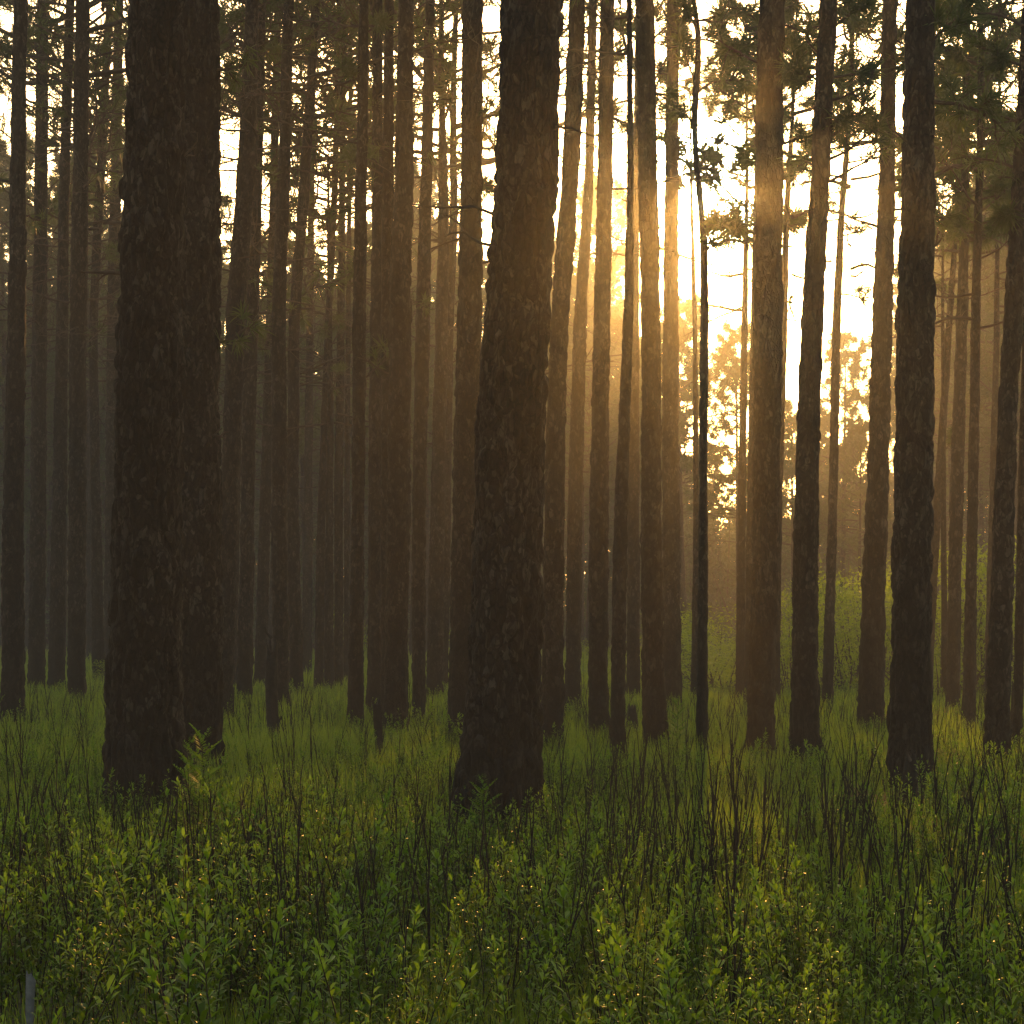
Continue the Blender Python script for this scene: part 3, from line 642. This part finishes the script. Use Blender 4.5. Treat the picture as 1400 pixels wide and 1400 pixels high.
def in_view(R, y0, y1, marg):
    """random ground point, even per square metre, in the part of the wood the camera faces"""
    while True:
        y = math.sqrt(R.uniform(y0 * y0, y1 * y1)); x = R.uniform(-1, 1) * (.2118 * y + marg)
        if all((x - a) ** 2 + (y - b) ** 2 > (r * 1.15) ** 2 for a, b, r in trunk_xy): return x, y
def patch(x, y, sc=.55, seed=17):
    p = np.stack([np.atleast_1d(x) * sc, np.atleast_1d(y) * sc, np.zeros(np.size(x))], 1)
    return vnoise(p, seed)
R = np.random.default_rng(21)
def side_word(x, y):
    px = 700 + x / y * F
    return 'left' if px < 467 else ('middle' if px < 933 else 'right')
k = 0
while k < 225:
    x, y = in_view(R, 6.8, 14, .35)
    if R.random() > .25 + 1.1 * patch(x, y)[0]: continue
    px = 700 + x / y * F
    s = R.uniform(.75, 1.2) * (1.12 if px < 480 else 1.0) * (1.0 if y < 11.5 else .85)
    sd = side_word(x, y)
    thing('low_shrub', 'low leafy shrub among charred stems in the %s foreground' % sd, 'shrub', (x, y, float(gz(x, y)[0])), R.uniform(0, 6.28), s, 'low leafy shrubs in the %s foreground' % sd, me_plants[k % 8]); k += 1
k = 0
while k < 290:
    x, y = in_view(R, 8.3, 15.5, .35)
    if R.random() > .1 + 1.3 * patch(x, y, .8, 44)[0]: continue
    sd = side_word(x, y)
    thing('charred_stem', 'thin charred leafless stem sticking up from the undergrowth in the %s foreground' % sd, 'dead stem', (x, y, float(gz(x, y)[0])), R.uniform(0, 6.28), R.uniform(.6, 1.05), 'charred stems in the %s foreground' % sd, me_stems[k % 10]); k += 1
# beyond: the same growth as one cover
def scatter(geos, n, y0, y1, marg, smin, smax, thr, sc, seed, R):
    g = Geo(); k = 0
    while k < n:
        x, y = in_view(R, y0, y1, marg)
        if R.random() > thr + 1.2 * patch(x, y, sc, seed)[0]: continue
        g.merge(geos[int(R.integers(0, len(geos)))], rotz(R.uniform(0, 6.28), R.uniform(smin, smax), R.normal(size=2) * .1), np.array([x, y, float(gz(x, y)[0])])); k += 1
    return g
g = scatter(stem_geos, 900, 15, 34, 1.0, .5, 1.0, -.1, .5, 44, R); g.merge(scatter(stem_geos, 380, 8.4, 15, .6, .45, .95, -.1, .6, 46, R))
o = link('dead_stems', g.mesh('dead_stems', [M_stem])); o['kind'] = 'stuff'; o['label'] = 'sparse charred twigs standing all over the far undergrowth'
g = scatter(shoots, 5400, 6.6, 20, 1.5, .55, 1.05, -.25, .55, 17, R)
g2 = scatter(shoots, 6500, 18, 46, 1.5, .5, .95, -.05, .4, 17, R); g.merge(g2)
g.merge(scatter(plants, 420, 13.5, 24, .8, .5, .95, -.25, .9, 88, R)); g.merge(scatter(plants, 420, 24, 44, 1.5, .5, .95, -.25, .6, 89, R))
o = link('undergrowth', g.mesh('undergrowth', [M_stem, M_leaf, M_young])); o['kind'] = 'stuff'; o['label'] = 'leafy green ground cover between the pines'
# grass
def grass(n, y0, y1, marg, h0, h1, w, R, thr):
    y = np.sqrt(R.uniform(y0 * y0, y1 * y1, n)); x = R.uniform(-1, 1, n) * (.2118 * y + marg)
    pm = patch(x, y, .35, 61) * .6 + patch(x, y, 1.7, 62) * .4
    keep = R.random(n) < thr + 1.1 * pm; x, y, pm = x[keep], y[keep], pm[keep]; n = len(x)
    z = gz(x, y) - .01
    h = R.uniform(h0, h1, n) * (.65 + .7 * pm); az = R.uniform(0, 6.28, n); ln = np.abs(R.normal(size=n)) * .34
    dx, dy = np.cos(az), np.sin(az); w = w * R.uniform(.6, 1.3, n)
    fa = R.uniform(0, 6.28, n); sx, sy = np.cos(fa) * w / 2, np.sin(fa) * w / 2
    b = np.stack([x, y, z], 1); m = b + np.stack([dx * ln * h * .3, dy * ln * h * .3, h * .58], 1); t = b + np.stack([dx * ln * h, dy * ln * h, h * (1 - .25 * ln)], 1)
    s = np.stack([sx, sy, sx * 0], 1)
    v = np.stack([b - s, b + s, m + s * .8, m - s * .8, t], 1).reshape(-1, 3); o = np.arange(n)[:, None] * 5
    g = Geo(); g.add(v, np.concatenate([o, o + 1, o + 2, o + 3], 1)); g.Fc.append((np.concatenate([o + 3, o + 2, o + 4], 1), 0))
    return g
R = np.random.default_rng(33)
g = grass(108000, 6.6, 16, 1.6, .09, .26, .0048, R, .05)
g.merge(grass(150000, 15, 30, 1.5, .10, .34, .009, R, .1))
g.merge(grass(150000, 28, 62, 2.5, .12, .36, .018, R, .2))
g.merge(grass(60000, 60, 110, 5, .25, .55, .03, R, .3))
o = link('grass', g.mesh('grass', [M_grass])); o['kind'] = 'stuff'; o['label'] = 'soft green grass covering the forest floor'
# single plants the photo picks out
def fern_geo(seed, h, n):
    """upright feathery sapling: fronds in rising tiers, each with paired leaflets"""
    R = np.random.default_rng(seed); g = Geo()
    tube(g, [(0, 0, -.02), (.01, 0, h * .5), (.02, .01, h)], [.006, .004, .0015], 5, 0)
    for i in range(n):
        t = .12 + .86 * i / n; az = i * 2.4 + R.uniform(-.3, .3); ln = h * (.42 - .27 * t); el = .45 + .5 * t
        d = np.array([math.cos(az) * math.cos(el), math.sin(az) * math.cos(el), math.sin(el)])
        p0 = np.array([.02 * t, 0, h * t]); k = 9
        pts = np.array([p0 + d * ln * q / k + np.array([0, 0, -.12 * ln * (q / k) ** 2]) for q in range(k + 1)])
        tube(g, pts, np.linspace(.0022, .0008, k + 1), 3, 0)
        sd = norm(np.cross(d, [0, 0, 1]))
        for q in range(1, k + 1):
            for sg in (-1, 1):
                l2 = ln * .42 * (1 - .6 * q / k); dd = norm(sd * sg + d * .7 + R.normal(size=3) * .12); u = norm(np.cross(dd, [0, 0, 1])) * l2 * .2
                p = pts[q]; g.add([p, p + dd * l2 * .5 + u, p + dd * l2, p + dd * l2 * .5 - u], [[0, 1, 2, 3]], 1)
    return g
def sapling(px, yb, yt, label, seed, n=20, wide=1.0, geo=None, name='young_sapling', cat='sapling'):
    d = depth_of(yb, .05); X = (px - 700) / F * d; h = EYE - (yt - HY) / F * d
    g = (geo or fern_geo)(seed, 1.0, n)
    thing(name, label, cat, (X, d, float(gz(X, d)[0])), seed, (h * wide, h * wide, h), None, g.mesh(name, [M_stem, M_fern]))
sapling(660, 1190, 1062, 'feathery green sapling before the foot of the great central trunk', 1, 26, 1.1)
sapling(702, 1190, 1112, 'smaller feathery sapling at the right part of the central trunk foot', 2, 18, 1.0)
sapling(280, 1155, 996, 'tall ferny sapling leaning on the right side of the massive left trunks', 3, 22, 1.0)
sapling(262, 1150, 1004, 'narrow ferny sapling right against the massive left trunk', 4, 18, .8)
sapling(926, 1035, 958, 'bright green sapling between the pine in the sun glare and the slender black one', 5, 22, 1.0)
R = np.random.default_rng(3)
def big_bush(px, yb, yt, wd, label, seed):
    d = depth_of(yb, .05); X = (px - 700) / F * d; h = EYE - (yt - HY) / F * d
    g = clump_geo(seed, 26, wd / 2, h / .42 * .8, h / .42 * 1.1)
    thing('low_shrub', label, 'shrub', (X, d, float(gz(X, d)[0])), 0, 1, None, g.mesh('low_shrub', [M_stem, M_leaf, M_young]))
big_bush(300, 1160, 1062, .55, 'broad leafy bush at the foot of the massive left trunks', 41)
big_bush(240, 1240, 1120, .6, 'dark twiggy bush in front of the massive left trunks', 42)
big_bush(540, 1030, 985, .7, 'leafy bush at the foot of the thick black pine left of centre', 43)
big_bush(610, 1040, 975, .6, 'leafy bush left of the great central trunk', 44)
# tuft of fallen brown needles caught in the bush
gt = Geo(); Rn = np.random.default_rng(8)
tufts(gt, np.zeros((6, 3)) + Rn.normal(size=(6, 3)) * .03, norm(Rn.normal(size=(6, 3)) + np.array([0, 0, -.4])), .16, 26, .003, Rn, 0)
d = depth_of(1115, .05); p = at(246, 1070, d - .35)
thing('needle_clump', 'brown clump of dry pine needles caught beside the massive left trunk', 'pine needles', p, 0, 1, None, gt.mesh('needle_clump', [M_straw]))

gs = Geo(); Rs = np.random.default_rng(12)  # pale straw mats added in place of sun dapples on the floor
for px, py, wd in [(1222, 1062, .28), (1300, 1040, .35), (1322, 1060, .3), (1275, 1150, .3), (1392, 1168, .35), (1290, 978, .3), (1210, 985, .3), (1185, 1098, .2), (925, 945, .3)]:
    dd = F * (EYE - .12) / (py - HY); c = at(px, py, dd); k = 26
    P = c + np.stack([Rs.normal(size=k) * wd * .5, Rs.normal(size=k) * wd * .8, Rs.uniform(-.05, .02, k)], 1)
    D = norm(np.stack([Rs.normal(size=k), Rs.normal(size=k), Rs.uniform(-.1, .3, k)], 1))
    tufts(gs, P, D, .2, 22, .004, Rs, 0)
o = link('sun_dapple_straw', gs.mesh('sun_dapple_straw', [M_straw])); o['kind'] = 'stuff'; o['label'] = 'tan patches of fallen pine needles standing in for sun dapples'

# ------------------------------------------------------------------ ground, haze, sky, sun, camera
nx = 140
xs = np.linspace(-1, 1, nx); xs = np.sign(xs) * np.abs(xs) ** 2.2 * 330
ys = np.linspace(0, 1, nx) ** 1.6 * 244 - 60
Xg, Yg = np.meshgrid(xs, ys, indexing='ij')
V = np.stack([Xg.ravel(), Yg.ravel(), gz(Xg.ravel(), Yg.ravel())], 1)
i = np.arange(nx - 1)[:, None] * nx; j = np.arange(nx - 1)[None, :]
g = Geo(); g.add(V, np.stack([i + j, i + nx + j, i + nx + j + 1, i + j + 1], -1).reshape(-1, 4))
o = link('ground', g.mesh('ground', [M_floor])); o['kind'] = 'structure'

g = Geo()
x0, x1, y0, y1, z0, z1 = -340, 340, -70, 186, -1.2, 24
g.add([(x0, y0, z0), (x1, y0, z0), (x1, y1, z0), (x0, y1, z0), (x0, y0, z1), (x1, y0, z1), (x1, y1, z1), (x0, y1, z1)],
      [[0, 3, 2, 1], [4, 5, 6, 7], [0, 1, 5, 4], [1, 2, 6, 5], [2, 3, 7, 6], [3, 0, 4, 7]])
m, nt, out = new_mat('morning_haze')
pv = N(nt, 'ShaderNodeVolumePrincipled'); pv.inputs['Color'].default_value = (.93, .91, .90, 1)
pv.inputs['Density'].default_value = .0002; pv.inputs['Anisotropy'].default_value = .95
p2 = N(nt, 'ShaderNodeVolumePrincipled'); p2.inputs['Color'].default_value = (.80, .86, .96, 1)   # finer droplets, scattering every way
p2.inputs['Density'].default_value = .0012; p2.inputs['Anisotropy'].default_value = .1
av = N(nt, 'ShaderNodeAddShader'); nt.links.new(pv.outputs[0], av.inputs[0]); nt.links.new(p2.outputs[0], av.inputs[1])
nt.links.new(av.outputs[0], out.inputs['Volume'])
o = link('haze', g.mesh('haze', [m], False)); o['kind'] = 'stuff'

W = bpy.data.worlds.new('World'); bpy.context.scene.world = W; W.use_nodes = True
nt = W.node_tree; nt.nodes.clear(); L = nt.links.new
wo = nt.nodes.new('ShaderNodeOutputWorld'); bg = nt.nodes.new('ShaderNodeBackground'); bg.inputs[1].default_value = .15
sk = nt.nodes.new('ShaderNodeTexSky'); sk.sky_type = 'NISHITA'; sk.sun_disc = False
sk.sun_elevation = SUN_EL; sk.sun_rotation = SUN_AZ; sk.dust_density = 4.0; sk.air_density = 1.0; sk.ozone_density = 1.0
wt = N(nt, 'ShaderNodeMix', data_type='RGBA', blend_type='MULTIPLY'); wt.inputs[0].default_value = 1.0   # dusty dawn air
wt.inputs[7].default_value = (1.0, .87, .67, 1); L(sk.outputs[0], wt.inputs[6]); L(wt.outputs[2], bg.inputs[0])
# the sun itself, seen as the blinding core of the sky
tc = nt.nodes.new('ShaderNodeTexCoord'); dt = N(nt, 'ShaderNodeVectorMath', operation='DOT_PRODUCT'); L(tc.outputs['Generated'], dt.inputs[0]); dt.inputs[1].default_value = tuple(SUN)
mr = N(nt, 'ShaderNodeMapRange', interpolation_type='SMOOTHSTEP'); L(dt.outputs['Value'], mr.inputs[0])
mr.inputs[1].default_value = math.cos(math.radians(1.7)); mr.inputs[2].default_value = math.cos(math.radians(.7)); mr.inputs[3].default_value = 0; mr.inputs[4].default_value = 150.0
b2 = nt.nodes.new('ShaderNodeBackground'); b2.inputs[0].default_value = (1, .72, .32, 1); L(mr.outputs[0], b2.inputs[1])
ad = nt.nodes.new('ShaderNodeAddShader'); L(bg.outputs[0], ad.inputs[0]); L(b2.outputs[0], ad.inputs[1]); L(ad.outputs[0], wo.inputs[0])

sl = bpy.data.lights.new('sun', 'SUN'); sl.energy = 3.4; sl.angle = math.radians(.5); sl.color = (1.0, .44, .08)
so = bpy.data.objects.new('sun', sl); C.objects.link(so); so.location = (0, 0, 40)
so.rotation_euler = Vector(SUN).to_track_quat('Z', 'Y').to_euler()

cd = bpy.data.cameras.new('camera'); cam = bpy.data.objects.new('camera', cd); C.objects.link(cam)
cam.location = (0, 0, EYE); cam.rotation_euler = (math.pi / 2, 0, 0)
cd.sensor_width = 36; cd.lens = F / 1400 * 36; cd.shift_y = (HY - 700) / 1400; cd.clip_start = .1; cd.clip_end = 3000
S = bpy.context.scene; S.camera = cam
S.view_settings.view_transform = 'Standard'; S.view_settings.look = 'None'; S.view_settings.gamma = 1; S.view_settings.exposure = 1.2
S.render.engine = 'CYCLES'
cy = S.cycles
cy.use_denoising = True; cy.denoiser = 'OPENIMAGEDENOISE'; cy.denoising_input_passes = 'RGB_ALBEDO_NORMAL'
cy.max_bounces = 6; cy.diffuse_bounces = 3; cy.glossy_bounces = 2; cy.transmission_bounces = 3; cy.volume_bounces = 1; cy.transparent_max_bounces = 4
cy.sample_clamp_indirect = 4.0; cy.caustics_reflective = False; cy.caustics_refractive = False
cy.use_adaptive_sampling = False
